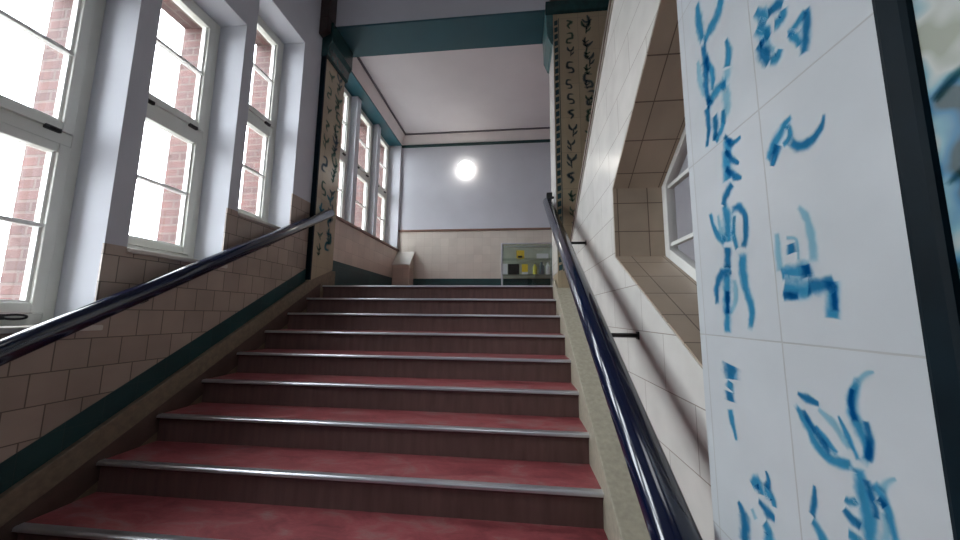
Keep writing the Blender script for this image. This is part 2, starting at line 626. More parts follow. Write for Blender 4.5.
# brick outer leaf
XB = -2.95
prev = YN
allw = STAIR_W + LAND_W
IN = 0.085
for i, (a, b, s, h) in enumerate(allw):
    bk.box(XB, XO, prev, a + IN, -0.4, ZC)
    bk.box(XB, XO, a + IN, b - IN, -0.4, s + 0.02)
    bk.box(XB, XO, a + IN, b - IN, h - 0.07, ZC)
    prev = b - IN
bk.box(XB, XO, prev, YBACK + 0.3, -0.4, ZC)
o = bk.build('brick_outer_leaf', M['brick'], wall_left)
o['label'] = 'red brick outer leaf seen through the panes'
# tile base band following the stairs, and its level run on the landing
gb = MB()
gb.prism([(YB - 0.35, zn(YB - 0.35) + 0.185), (YB - 0.35, zn(YB - 0.35) + 0.335), (3.72, zn(3.72) + 0.335), (3.72, zn(3.72) + 0.185)],
         XW - 0.02, XW + 0.006)
gb.box(XW - 0.02, XW + 0.006, 4.2, YBACK, ZL - 0.05, 2.225)
o = gb.build('green_tile_band', M['tile_green'], wall_left)
o['label'] = 'dark green tile band'
sf = MB()
sf.box(XO + 0.01, XW + 0.004, 4.2, YBACK, 5.065, 5.092)
o = sf.build('window_soffit', M['teal'], wall_left)
o['label'] = 'teal painted soffit over the landing windows'
sl = MB()
sl.box(XO + 0.02, XW + 0.03, 4.2, YBACK, 2.795, 2.835)
sl.build('landing_sill', M['sill_brown'], wall_left, bevel=0.006)


def window(n, a, b, s, h, label, latch=True):
    t = thing('window_%d' % n, ((XF - 0.04), (a + b) / 2, s), label, 'window', kind='structure')
    d0, d1 = XF - 0.07, XF                              # frame depth
    fr = MB()
    e = 0.052
    zt0 = s + (h - s) * 0.485                           # transom
    zt1 = zt0 + 0.075
    fr.box(d0, d1, a, a + e, s, h)
    fr.box(d0, d1, b - e, b, s, h)
    fr.box(d0, d1, a + e, b - e, h - e, h)
    fr.box(d0, d1, a + e, b - e, s, s + e + 0.012)
    fr.box(d0, d1, a + e, b - e, zt0, zt1)
    fr.build('frame', M['frame'], t, bevel=0.004)
    for (z0, z1) in ((s + e + 0.012, zt0), (zt1, h - e)):
        g = 0.003
        sa, sb, sz0, sz1 = a + e + g, b - e - g, z0 + g, z1 - g
        w = 0.055
        x0, x1 = XF - 0.06, XF + 0.012
        sh = MB()
        sh.box(x0, x1, sa, sa + w, sz0, sz1)
        sh.box(x0, x1, sb - w, sb, sz0, sz1)
        sh.box(x0, x1, sa + w, sb - w, sz0, sz0 + w)
        sh.box(x0, x1, sa + w, sb - w, sz1 - w, sz1)
        so = sh.build('sash', M['frame'], t, bevel=0.005)
        zm = (sz0 + sz1) / 2
        MB().box(x0 + 0.015, x1 - 0.008, sa + w, sb - w, zm - 0.012, zm + 0.012).build('glazing_bar', M['frame_white'], so, bevel=0.004)
        bd = MB()
        for (q0, q1) in ((sa + w, sa + w + 0.014), (sb - w - 0.014, sb - w)):
            bd.box(x0 + 0.012, x1 - 0.022, q0, q1, sz0 + w, sz1 - w)
        bd.box(x0 + 0.012, x1 - 0.022, sa + w + 0.014, sb - w - 0.014, sz0 + w, sz0 + w + 0.014)
        bd.build('glazing_bead', M['frame_white'], so)
        gp = MB()
        gp.box(x0 + 0.024, x0 + 0.028, sa + w, sb - w, sz0 + w, sz1 - w)
        gp.build('pane', M['pane'], so)
    if latch:
        for yy in (a + 0.2, b - 0.15):
            lm = MB()
            lm.box(XF, XF + 0.02, yy - 0.035, yy + 0.035, zt1 - 0.016, zt1 + 0.008)
            lm.tube([(XF + 0.02, yy - 0.02, zt1 - 0.004), (XF + 0.032, yy + 0.02, zt1 - 0.004)], 0.006, 8)
            o = lm.build('latch', M['iron'], t)
            o['label'] = 'black latch'
    area('daylight_portal', (XB - 0.01, (a + b) / 2, (s + h) / 2), (1, 0, 0), b - a, h - s, portal=True)
    return t


LAB = ['window at the foot of the stairs, left of the frame', 'nearest window, lowest of the three beside the stairs, with a black catch on its bottom rail',
       'middle window of the three beside the stairs', 'farthest and highest window beside the stairs, next to the patterned pillar',
       'landing window partly behind the patterned left pillar', 'middle landing window between two white piers',
       'last landing window before the lilac back wall']
for i, (a, b, s, h) in enumerate(allw):
    t = window(i + 1, a, b, s, h, LAB[i])
    if i < 4:
        q = MB()
        q.box(XF - 0.08, XW + 0.018, a, b + 0.045, s - 0.03, s)
        q.build('window_sill', M['sill'], t, bevel=0.006)
    if i == 1:
        q = MB()
        ring = [(XF + 0.008 + 0.012 * abs(math.sin(k * math.pi / 10)), b - 0.17 + 0.05 * math.cos(k * math.pi / 10),
                 s + 0.045 + 0.012 * math.sin(k * math.pi / 10)) for k in range(21)]
        q.tube(ring, 0.006, 8, cap=False)
        q.box(XF - 0.005, XF + 0.012, b - 0.235, b - 0.205, s + 0.03, s + 0.06)
        q.build('catch', M['iron'], t)

# ------------------------------------------------------------------ other structure
fl = MB()
fl.box(XO, 3.0, -2.6, YBACK, -0.15, 0.0)
o = fl.build('floor', M['lino'])
tag(o, 'red lino floor at the foot of the stairs', 'floor', kind='structure')
fl = MB()
fl.box(XW, 3.0, Y0 + 0.33, YBACK, ZL - 0.25, ZL)
fl.box(XR, 3.0, Y0 + 0.19, Y0 + 0.33, ZL - 0.25, ZL)
o = fl.build('floor', M['lino'])
tag(o, 'red lino floor of the upper landing', 'floor', kind='structure')

bw = MB()
bw.box(XW, 3.0, YBACK, YBACK + 0.25, 3.21, ZC)
bw.box(XW, 3.0, YBACK, YBACK + 0.25, -0.15, ZL - 0.3)
wall_back = bw.build('wall_back', M['plaster'])
tag(wall_back, 'lilac back wall of the landing above pale tiles', 'wall', kind='structure')
q = MB()
q.box(XW, 3.0, YBACK - 0.004, YBACK + 0.25, ZL - 0.3, 3.21)
q.build('tile_wainscot', M['tile_cream'], wall_back)
q = MB()
q.box(XW, 3.0, YBACK - 0.03, YBACK, 3.205, 3.245)
q.build('ledge_moulding', M['sill_brown'], wall_back, bevel=0.006)
q = MB()
q.box(XW, 3.0, YBACK - 0.012, YBACK, ZL, 2.235)
o = q.build('green_tile_band', M['tile_green'], wall_back)
o['label'] = 'dark green base tiles'
q = MB()
q.box(XW, 3.0, YBACK - 0.02, YBACK, 5.035, 5.09)
q.build('picture_rail', M['green_line'], wall_back)

cl = MB()
cl.box(XW, 3.0, 4.25, YBACK, ZC2, ZC2 + 0.2)
ceil2 = cl.build('ceiling', M['ceiling'])
tag(ceil2, 'white plaster ceiling over the landing', 'ceiling', kind='structure')
q = MB()                                               # sloping frieze, back and left
q.prism([(YBACK, 5.09), (YBACK, ZC2), (YBACK - 0.085, ZC2)], XW + 0.0, 3.0, 'x')
q.prism([(XW, 5.092), (XW, ZC2), (XW + 0.085, ZC2)], 4.25, YBACK - 0.0, 'y')
q.build('frieze', M['frieze'], ceil2)
q = MB()
q.box(XW + 0.085, 3.0, YBACK - 0.115, YBACK - 0.085, ZC2 - 0.022, ZC2)
q.box(XW + 0.085, XW + 0.113, 4.3, YBACK - 0.085, ZC2 - 0.022, ZC2)
q.build('moulding', M['dark_line'], ceil2)

cl = MB()
cl.box(XO, 3.0, -2.6, 3.82, ZC, ZC + 0.2)
o = cl.build('ceiling', M['ceiling'])
tag(o, 'high plaster ceiling over the stairs', 'ceiling', kind='structure')
q = MB()
q.box(3.0, 3.2, -2.6, YBACK + 0.25, -0.15, ZC)
o = q.build('wall_outer', M['plaster'])
tag(o, 'outer wall beyond the returning flight', 'wall', kind='structure')
q = MB()
q.box(XO, 3.2, -2.8, -2.6, -0.15, ZC)
o = q.build('wall_near', M['plaster'])
tag(o, 'wall of the lower hall behind the viewer', 'wall', kind='structure')

bm_ = MB()
bm_.box(XW, 3.0, 3.80, 4.30, 5.20, ZC)
beam = bm_.build('trim_1', M['plaster'])
tag(beam, 'lilac painted wall beam spanning the top of the stairs between the pillars', 'beam', kind='structure')
q = MB()
q.box(XW, 3.0, 3.797, 4.303, 5.18, 5.205)
o = q.build('soffit', M['teal'], beam)
o['label'] = 'dark teal underside'

gr = MB()
gr.box(-40, XB, -30, 40, -0.6, -0.4)
o = gr.build('ground', M['ground'])
tag(o, 'paved yard outside the windows', 'ground', kind='structure')

# ------------------------------------------------------------------ right wall between the flights
COP = 0.63
YPF = 3.72                                              # face of the far pillars


def zc(y):
    return 2.20 + (YPF - y) * COP


OB = [(2.05, 1.87), (0.93, 1.87 - (2.05 - 0.93) * 0.56)]           # opening, lower edge
OT = [(2.05, 2.285), (0.93, 2.285 + (2.05 - 0.93) * 0.64)]         # opening, upper edge
XQ2 = 0.852
NEAR_A, NEAR_B = 0.29, 0.895
rw = MB()
rw.prism([(YPF, zn(YPF) - 0.9), (2.05, zn(2.05) - 0.9), (2.05, zc(2.05)), (YPF, zc(YPF))], XQ, XQ2 + 0.05)
rw.prism([(2.05, zn(2.05) - 0.9), (2.05, OB[0][1]), (0.93, OB[1][1]), (0.93, -0.1)], XQ, XQ2 + 0.05)
rw.prism([(2.05, OT[0][1]), (2.05, zc(2.05)), (0.93, zc(0.93)), (0.93, OT[1][1])], XQ, XQ2 + 0.05)
rw.prism([(0.93, -0.1), (0.93, zc(0.93)), (NEAR_A, zc(NEAR_A)), (NEAR_A, -0.1)], XQ, XQ2 + 0.05)
wall_right = rw.build('wall_right', M['tile_white'])
tag(wall_right, 'white tiled wall between the flights with a slanted window opening', 'wall', kind='structure')
q = MB()
t_ = 0.008
q.prism([(2.05, OB[0][1]), (0.93, OB[1][1]), (0.93, OB[1][1] + t_), (2.05, OB[0][1] + t_)], XQ + 0.003, XQ2 - 0.002)
q.prism([(2.05, OT[0][1]), (0.93, OT[1][1]), (0.93, OT[1][1] - t_), (2.05, OT[0][1] - t_)], XQ + 0.003, XQ2 - 0.002)
q.box(XQ + 0.003, XQ2 - 0.002, 2.05 - t_, 2.05, OB[0][1], OT[0][1])
o = q.build('reveal_lining', M['tile_reveal'], wall_right)
o['label'] = 'brownish beige tile lining of the opening'
q = MB()
q.prism([(YPF, zc(YPF)), (NEAR_A, zc(NEAR_A)), (NEAR_A, zc(NEAR_A) + 0.035), (YPF, zc(YPF) + 0.035)], XQ - 0.018, XQ2 + 0.07)
q.build('coping', M['coping'], wall_right, bevel=0.006)
q = MB()
q.prism([(YPF, zc(YPF) - 0.022), (NEAR_A, zc(NEAR_A) - 0.022), (NEAR_A, zc(NEAR_A)), (YPF, zc(YPF))], XQ - 0.008, XQ)
q.build('edge_strip', M['coping_light'], wall_right)

# the window set back in that opening
t = thing('window_8', (0.86, 1.5, 1.3), 'white framed slanted window set deep in the brownish tile opening on the right', 'window', kind='structure')


def ob(y, d=0.0):
    return OB[0][1] + (y - 2.05) * 0.56 + d


def ot(y, d=0.0):
    return OT[0][1] + (2.05 - y) * 0.64 + d


x0, x1 = 0.845, 0.895
fr = MB()
fw_ = 0.06
t_ = 0.009
fr.prism([(2.04, ob(2.04, t_)), (2.04, ot(2.04, -t_)), (1.985, ot(1.985, -t_)), (1.985, ob(1.985, t_))], x0, x1)
fr.prism([(1.985, ob(1.985, t_)), (1.985, ob(1.985, t_ + fw_)), (0.93, ob(0.93, t_ + fw_)), (0.93, ob(0.93, t_))], x0, x1)
fr.prism([(1.985, ot(1.985, -t_)), (1.985, ot(1.985, -t_ - 0.045)), (0.93, ot(0.93, -t_ - 0.045)), (0.93, ot(0.93, -t_))], x0, x1)
fr.build('frame', M['frame_white'], t, bevel=0.004)
for yb in (1.71, 1.36):
    q = MB()
    q.prism([(yb - 0.02, ob(yb - 0.02, t_ + fw_)), (yb - 0.02, ot(yb - 0.02, -t_ - 0.045)), (yb + 0.02, ot(yb + 0.02, -t_ - 0.045)),
             (yb + 0.02, ob(yb + 0.02, t_ + fw_))], x0 + 0.006, x1 - 0.006)
    q.build('mullion', M['frame_white'], t, bevel=0.003)
for zb in (1.60, 1.93, 2.26, 2.59):
    y_hi = 1.985
    if zb > ot(1.985) - 0.06:
        y_hi = min(y_hi, 2.05 - (zb + 0.07 - OT[0][1]) / 0.64)
    if zb < ob(1.985, t_ + fw_):
        y_hi = min(y_hi, 2.05 + (zb - t_ - fw_ - 0.015 - OB[0][1]) / 0.56)
    q = MB()
    q.box(x0 + 0.01, x1 - 0.01, 0.93, y_hi, zb - 0.011, zb + 0.011)
    q.build('glazing_bar', M['frame_white'], t, bevel=0.003)
q = MB()
q.prism([(2.0, ob(2.0, 0.03)), (2.0, ot(2.0, -0.03)), (0.93, ot(0.93, -0.03)), (0.93, ob(0.93, 0.03))], x0 + 0.023, x0 + 0.027)
q.build('pane', M['pane'], t)

# ------------------------------------------------------------------ the staircase
st = thing('staircase', (-1.0, YB, 0.0), 'flight of red lino steps with metal nosings rising to the landing', 'staircase')
for k in range(NST):
    z = ZL - k * RISE
    y = Y0 - k * GO
    yb_ = y + GO + 0.03 if k else y + 0.35
    q = MB()
    q.box(XL, XR, y + 0.022, yb_, z - RISE - (0.0 if k < NST - 1 else 0.0), z - 0.028)
    stp = q.build('step', M['riser'], st)
    q = MB()
    q.box(XL, XR, y + 0.03, y + GO + 0.022, z - 0.028, z)
    q.build('tread', M['lino'], stp)
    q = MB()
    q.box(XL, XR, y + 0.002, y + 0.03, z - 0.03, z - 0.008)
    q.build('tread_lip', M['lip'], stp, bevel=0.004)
    q = MB()
    arc = [(y - 0.002 + 0.013 * (1 - math.sin(a_)), z - 0.011 + 0.013 * math.cos(a_)) for a_ in [k_ * math.pi / 12 for k_ in range(7)]]
    q.prism([(y + 0.038, z - 0.008), (y + 0.038, z + 0.002)] + arc + [(y - 0.002, z - 0.018), (y + 0.002, z - 0.018)], XL, XR)
    o = q.build('nosing', M['alu'], stp)
    o['label'] = 'worn metal nosing strip'
q = MB()
ys = YB - 0.32
q.prism([(ys, -0.0), (ys, zn(ys) + 0.185), (4.02, zn(4.02) + 0.185), (4.30, zn(4.02) + 0.205), (4.30, ZL - 0.1), (Y0, ZL - 0.4), (1.2, -0.0)], XW, XL)
o = q.build('stringer', M['stone_dark'], st, bevel=0.006)
o['label'] = 'worn brown stringer along the left wall'
q = MB()
yr = 0.90
q.prism([(yr, 0.0), (yr, zn(yr) + 0.12), (3.712, zn(3.712) + 0.12), (3.712, ZL - 0.5), (1.2, 0.0)], XR, XQ)
q.prism([(3.712, ZL - 0.5), (3.712, zn(3.712) + 0.12), (3.90, zn(3.90) + 0.12), (4.05, zn(3.90) + 0.12), (4.05, ZL - 0.1)], XR, PX - 0.007)
o = q.build('stringer', M['stone'], st, bevel=0.006)
o['label'] = 'pale beige stringer along the right wall'

q = MB()
q.prism([(YB - 0.1, zn(YB - 0.1) - 0.12), (YB - 0.1, zn(YB - 0.1) + 0.045), (Y0 - 0.05, zn(Y0 - 0.05) + 0.045), (Y0 - 0.05, zn(Y0 - 0.05) - 0.12)], XL - 0.01, XL + 0.004)
o = q.build('side_skirting', M['skirting'], st)
o['label'] = 'dark brown strip below the left stringer'

# ------------------------------------------------------------------ handrails
def handrail(label, pts, r, brackets, wall_x, ez=1.0):
    h = thing('handrail', pts[0], label, 'handrail', 'navy handrails of the stairs')
    q = MB()
    n = len(pts)
    path = [Vector(p) for p in pts]
    d0 = (path[0] - path[1]).normalized()
    d1 = (path[-1] - path[-2]).normalized()
    path = [path[0] + d0 * 0.02] + path + [path[-1] + d1 * 0.02]
    rs = [r * 0.72] + [r] * n + [r * 0.72]
    q.tube(path, rs, 28, ez=ez)
    q.build('rail', M['rail'], h)
    for (y, zc_, dz) in brackets:
        q = MB()
        x = pts[0][0]
        q.tube([(x, y, zc_), (x, y, zc_ - r - dz), (x + (wall_x - x) * 0.3, y, zc_ - r - dz - 0.012), (wall_x, y, zc_ - r - dz - 0.012)],
               0.011, 10)
        q.box(wall_x - 0.006, wall_x + 0.006, y - 0.016, y + 0.016, zc_ - r - dz - 0.03, zc_ - r - dz + 0.006)
        o = q.build('bracket', M['iron'], h)
        o['label'] = 'black iron bracket'
    return h


LZ = 0.935
lx = -2.30
ly0, ly1 = 0.6, 3.95
handrail('glossy navy handrail along the window wall on the left', [(lx, ly0, zn(ly0) + LZ), (lx, ly1, zn(ly1) + LZ)], 0.05,
         [(y, zn(y) + LZ, 0.012) for y in (0.95, 1.93, 2.95)], XW, ez=1.08)


def zr(y):
    return zn(2.0) + 0.92 + (y - 2.0) * 0.60


rx = 0.36
hr = handrail('thick glossy navy handrail along the white tiled wall on the right', [(rx, 0.62, zr(0.62)), (rx, 3.90, zr(3.90))], 0.054,
              [(y, zr(y), 0.01) for y in (1.72, 2.86)], XQ)
q = MB()
q.box(rx - 0.012, rx + 0.05, 3.86, 3.93, zr(3.9) + 0.03, zr(3.9) + 0.10)
q.tube([(rx, 3.9, zr(3.9) + 0.05), (0.44, 3.92, zr(3.9) + 0.06)], 0.014, 10)
q.build('end_bracket', M['iron'], hr)

# ------------------------------------------------------------------ decorated pillars
LX = -2.37                                              # face of the left pillar


def squiggle(mb, plane, u, v, s, rng, mats):
    """one small painted flower or scroll of overall size s"""
    kind = rng.randrange(5)
    mt = rng.choice(mats)
    f = rng.choice((-1, 1))
    if kind == 0:                                       # tulip
        ribbon(mb, plane, [(u, v - s * .55), (u + f * s * .05, v - s * .1), (u, v + s * .05)], [s * .06, s * .1, s * .12], mt)
        ribbon(mb, plane, [(u, v), (u - s * .22, v + s * .2), (u - s * .28, v + s * .5)], [s * .14, s * .2, s * .03], mt)
        ribbon(mb, plane, [(u, v), (u + s * .22, v + s * .2), (u + s * .3, v + s * .5)], [s * .14, s * .2, s * .03], mt)
        ribbon(mb, plane, [(u, v - s * .4), (u + f * s * .2, v - s * .25), (u + f * s * .35, v - s * .02)], [s * .05, s * .14, s * .03], mt)
    elif kind == 1:                                     # scroll
        ribbon(mb, plane, [(u - f * s * .3, v + s * .35), (u + f * s * .15, v + s * .4), (u + f * s * .2, v), (u - f * s * .15, v - s * .1),
                           (u - f * s * .2, v - s * .4), (u + f * s * .25, v - s * .42)], [s * .05, s * .15, s * .2, s * .14, s * .16, s * .05], mt)
    elif kind == 2:                                     # bud with leaves
        ribbon(mb, plane, [(u, v + s * .5), (u + f * s * .1, v + s * .1), (u - f * s * .05, v - s * .5)], [s * .06, s * .2, s * .08], mt)
        ribbon(mb, plane, [(u - s * .3, v + s * .25), (u - s * .05, v), (u + s * .3, v + s * .2)], [s * .06, s * .16, s * .06], mt)
        ribbon(mb, plane, [(u - s * .25, v - s * .2), (u, v - s * .32), (u + s * .2, v - s * .15)], [s * .06, s * .14, s * .05], mt)
    elif kind == 3:                                     # curl
        ribbon(mb, plane, [(u + f * s * .25, v + s * .4), (u - f * s * .2, v + s * .2), (u + f * s * .1, v - s * .05), (u - f * s * .1, v - s * .4)],
               [s * .1, s * .22, s * .18, s * .06], mt)
    else:                                               # bird-like dash
        ribbon(mb, plane, [(u - s * .35, v + s * .1), (u, v - s * .1), (u + s * .4, v + s * .25)], [s * .05, s * .24, s * .04], mt)
        ribbon(mb, plane, [(u, v - s * .1), (u + f * s * .1, v - s * .45)], [s * .15, s * .08], mt)


def chain(mb, plane, u, v0, v1, s, rng, mats):
    """a column of motifs between heights v0 and v1"""
    v = v1
    while v - s * .6 > v0:
        k = s * rng.uniform(0.75, 1.1)
        squiggle(mb, plane, u + rng.uniform(-.1, .1) * s, v - k * .5, k, rng, mats)
        v -= k * rng.uniform(1.1, 1.5)


# ---- left pillar, its painted face towards the stairs
rng = random.Random(5)
pl = thing('tiled_pillar', (-2.4, 3.97, ZL), 'tall beige painted tile pillar at the top left of the stairs', 'pillar', 'painted tile pillars')
q = MB()
ya, yb2, zt = YPF + 0.0, 4.20, 5.18
q.prism([(ya, zn(ya) + 0.19), (ya, zt), (yb2, zt), (yb2, ZL + 0.21)], XW - 0.02, LX)
plane_l = lambda u, v, l: (LX + l, u, v)
motif = [1, 1, 2, 3]
chain(q, plane_l, 3.87, 2.2, 4.68, 0.2, rng, motif)
chain(q, plane_l, 4.08, 2.20, 4.74, 0.26, rng, motif)
chain(q, plane_l, 4.05, 2.2, 4.6, 0.24, rng, motif)
q.build('shaft', [M['tile_pillar_beige'], M['motif_green'], M['motif_navy'], M['blue_dark']], pl)
q = MB()
q.box(XW - 0.02, LX + 0.006, ya - 0.012, ya + 0.022, zn(ya) + 0.2, 4.95)
o = q.build('edge_tile', M['edge_black'], pl, bevel=0.006)
o['label'] = 'black glazed edge tiles'
q = MB()
q.prism([(LX, 4.72), (LX + 0.035, 4.74), (LX + 0.05, 4.86), (LX + 0.085, 4.92), (LX + 0.085, 5.18), (XW - 0.02, 5.18), (XW - 0.02, 4.72)], ya - 0.02, yb2 + 0.03, 'y')
q.build('cap', M['cap_green'], pl, bevel=0.008)
q = MB()
q.box(XW - 0.02, LX + 0.06, ya - 0.10, 3.795, 5.18, ZC - 0.05)
q.prism([(LX + 0.06, 5.02), (LX + 0.06, 5.18), (XW - 0.02, 5.18), (XW - 0.02, 4.95)], ya - 0.10, ya - 0.02, 'y')
o = q.build('upper_post', M['brown_dark'], pl, bevel=0.008)
o['label'] = 'dark brown post above the cap'

# ---- right far pillar
rng = random.Random(11)
pr_ = thing('tiled_pillar', (0.72, 3.97, ZL), 'tall beige painted tile pillar at the top right of the stairs behind the brown coping', 'pillar', 'painted tile pillars')
q = MB()
q.box(PX, 1.06, YPF, 4.20, ZL - 0.3, 5.18)
plane_f = lambda u, v, l: (u, YPF - l, v)
v = 4.98
while v > 2.0:                                          # dashed teal border
    q.face([plane_f(PX + 0.012, v - 0.075, .001), plane_f(PX + 0.052, v - 0.06, .001), plane_f(PX + 0.052, v, .001), plane_f(PX + 0.012, v - 0.015, .001)], 3)
    v -= 0.088
q.face([plane_f(PX + 0.058, 2.0, .001), plane_f(PX + 0.066, 2.0, .001), plane_f(PX + 0.066, 5.0, .001), plane_f(PX + 0.058, 5.0, .001)], 3)
chain(q, plane_f, 0.62, 2.2, 4.98, 0.16, rng, [1, 1, 2])
chain(q, plane_f, 0.84, 2.2, 5.02, 0.22, rng, [1, 1, 2])
chain(q, plane_f, 0.82, 2.3, 4.95, 0.16, rng, [1, 2])
q.build('shaft', [M['tile_pillar_beige'], M['motif_green'], M['motif_navy'], M['edge_teal']], pr_)
q = MB()
q.box(PX - 0.006, PX, YPF - 0.004, 4.20, ZL + 0.12, 4.70)
o = q.build('side_tile', M['tile_white'], pr_)
o['label'] = 'white side tiles'
q = MB()
q.prism([(PX, 4.66), (PX - 0.03, 4.68), (PX - 0.075, 4.80), (PX - 0.085, 5.18), (PX, 5.18)], YPF + 0.0, 4.22, 'y')
o = q.build('side_cap', M['cap_grey'], pr_, bevel=0.006)
q = MB()
q.prism([(YPF, 5.05), (YPF - 0.03, 5.07), (YPF - 0.06, 5.12), (YPF - 0.06, 5.18), (YPF, 5.18)], PX - 0.09, 1.12, 'x')
q.build('cap', M['cap_green'], pr_, bevel=0.006)
q = MB()
q.box(PX - 0.03, 1.1, YPF - 0.05, 3.795, 5.18, ZC - 0.05)
o = q.build('upper_post', M['brown_dark'], pr_, bevel=0.008)
o['label'] = 'dark brown post above the cap'

# ---- near right pillar, painted by hand with blue tulips
pn = thing('tiled_pillar', (0.72, 0.6, 0), 'large white pillar with blue painted tulips, closest to the viewer on the right', 'pillar', 'painted tile pillars')
q = MB()
q.box(PX, 1.06, 0.43, NEAR_B, 0.0, 5.18)
plane_n = lambda u, v, l: (PX - l, u, v)


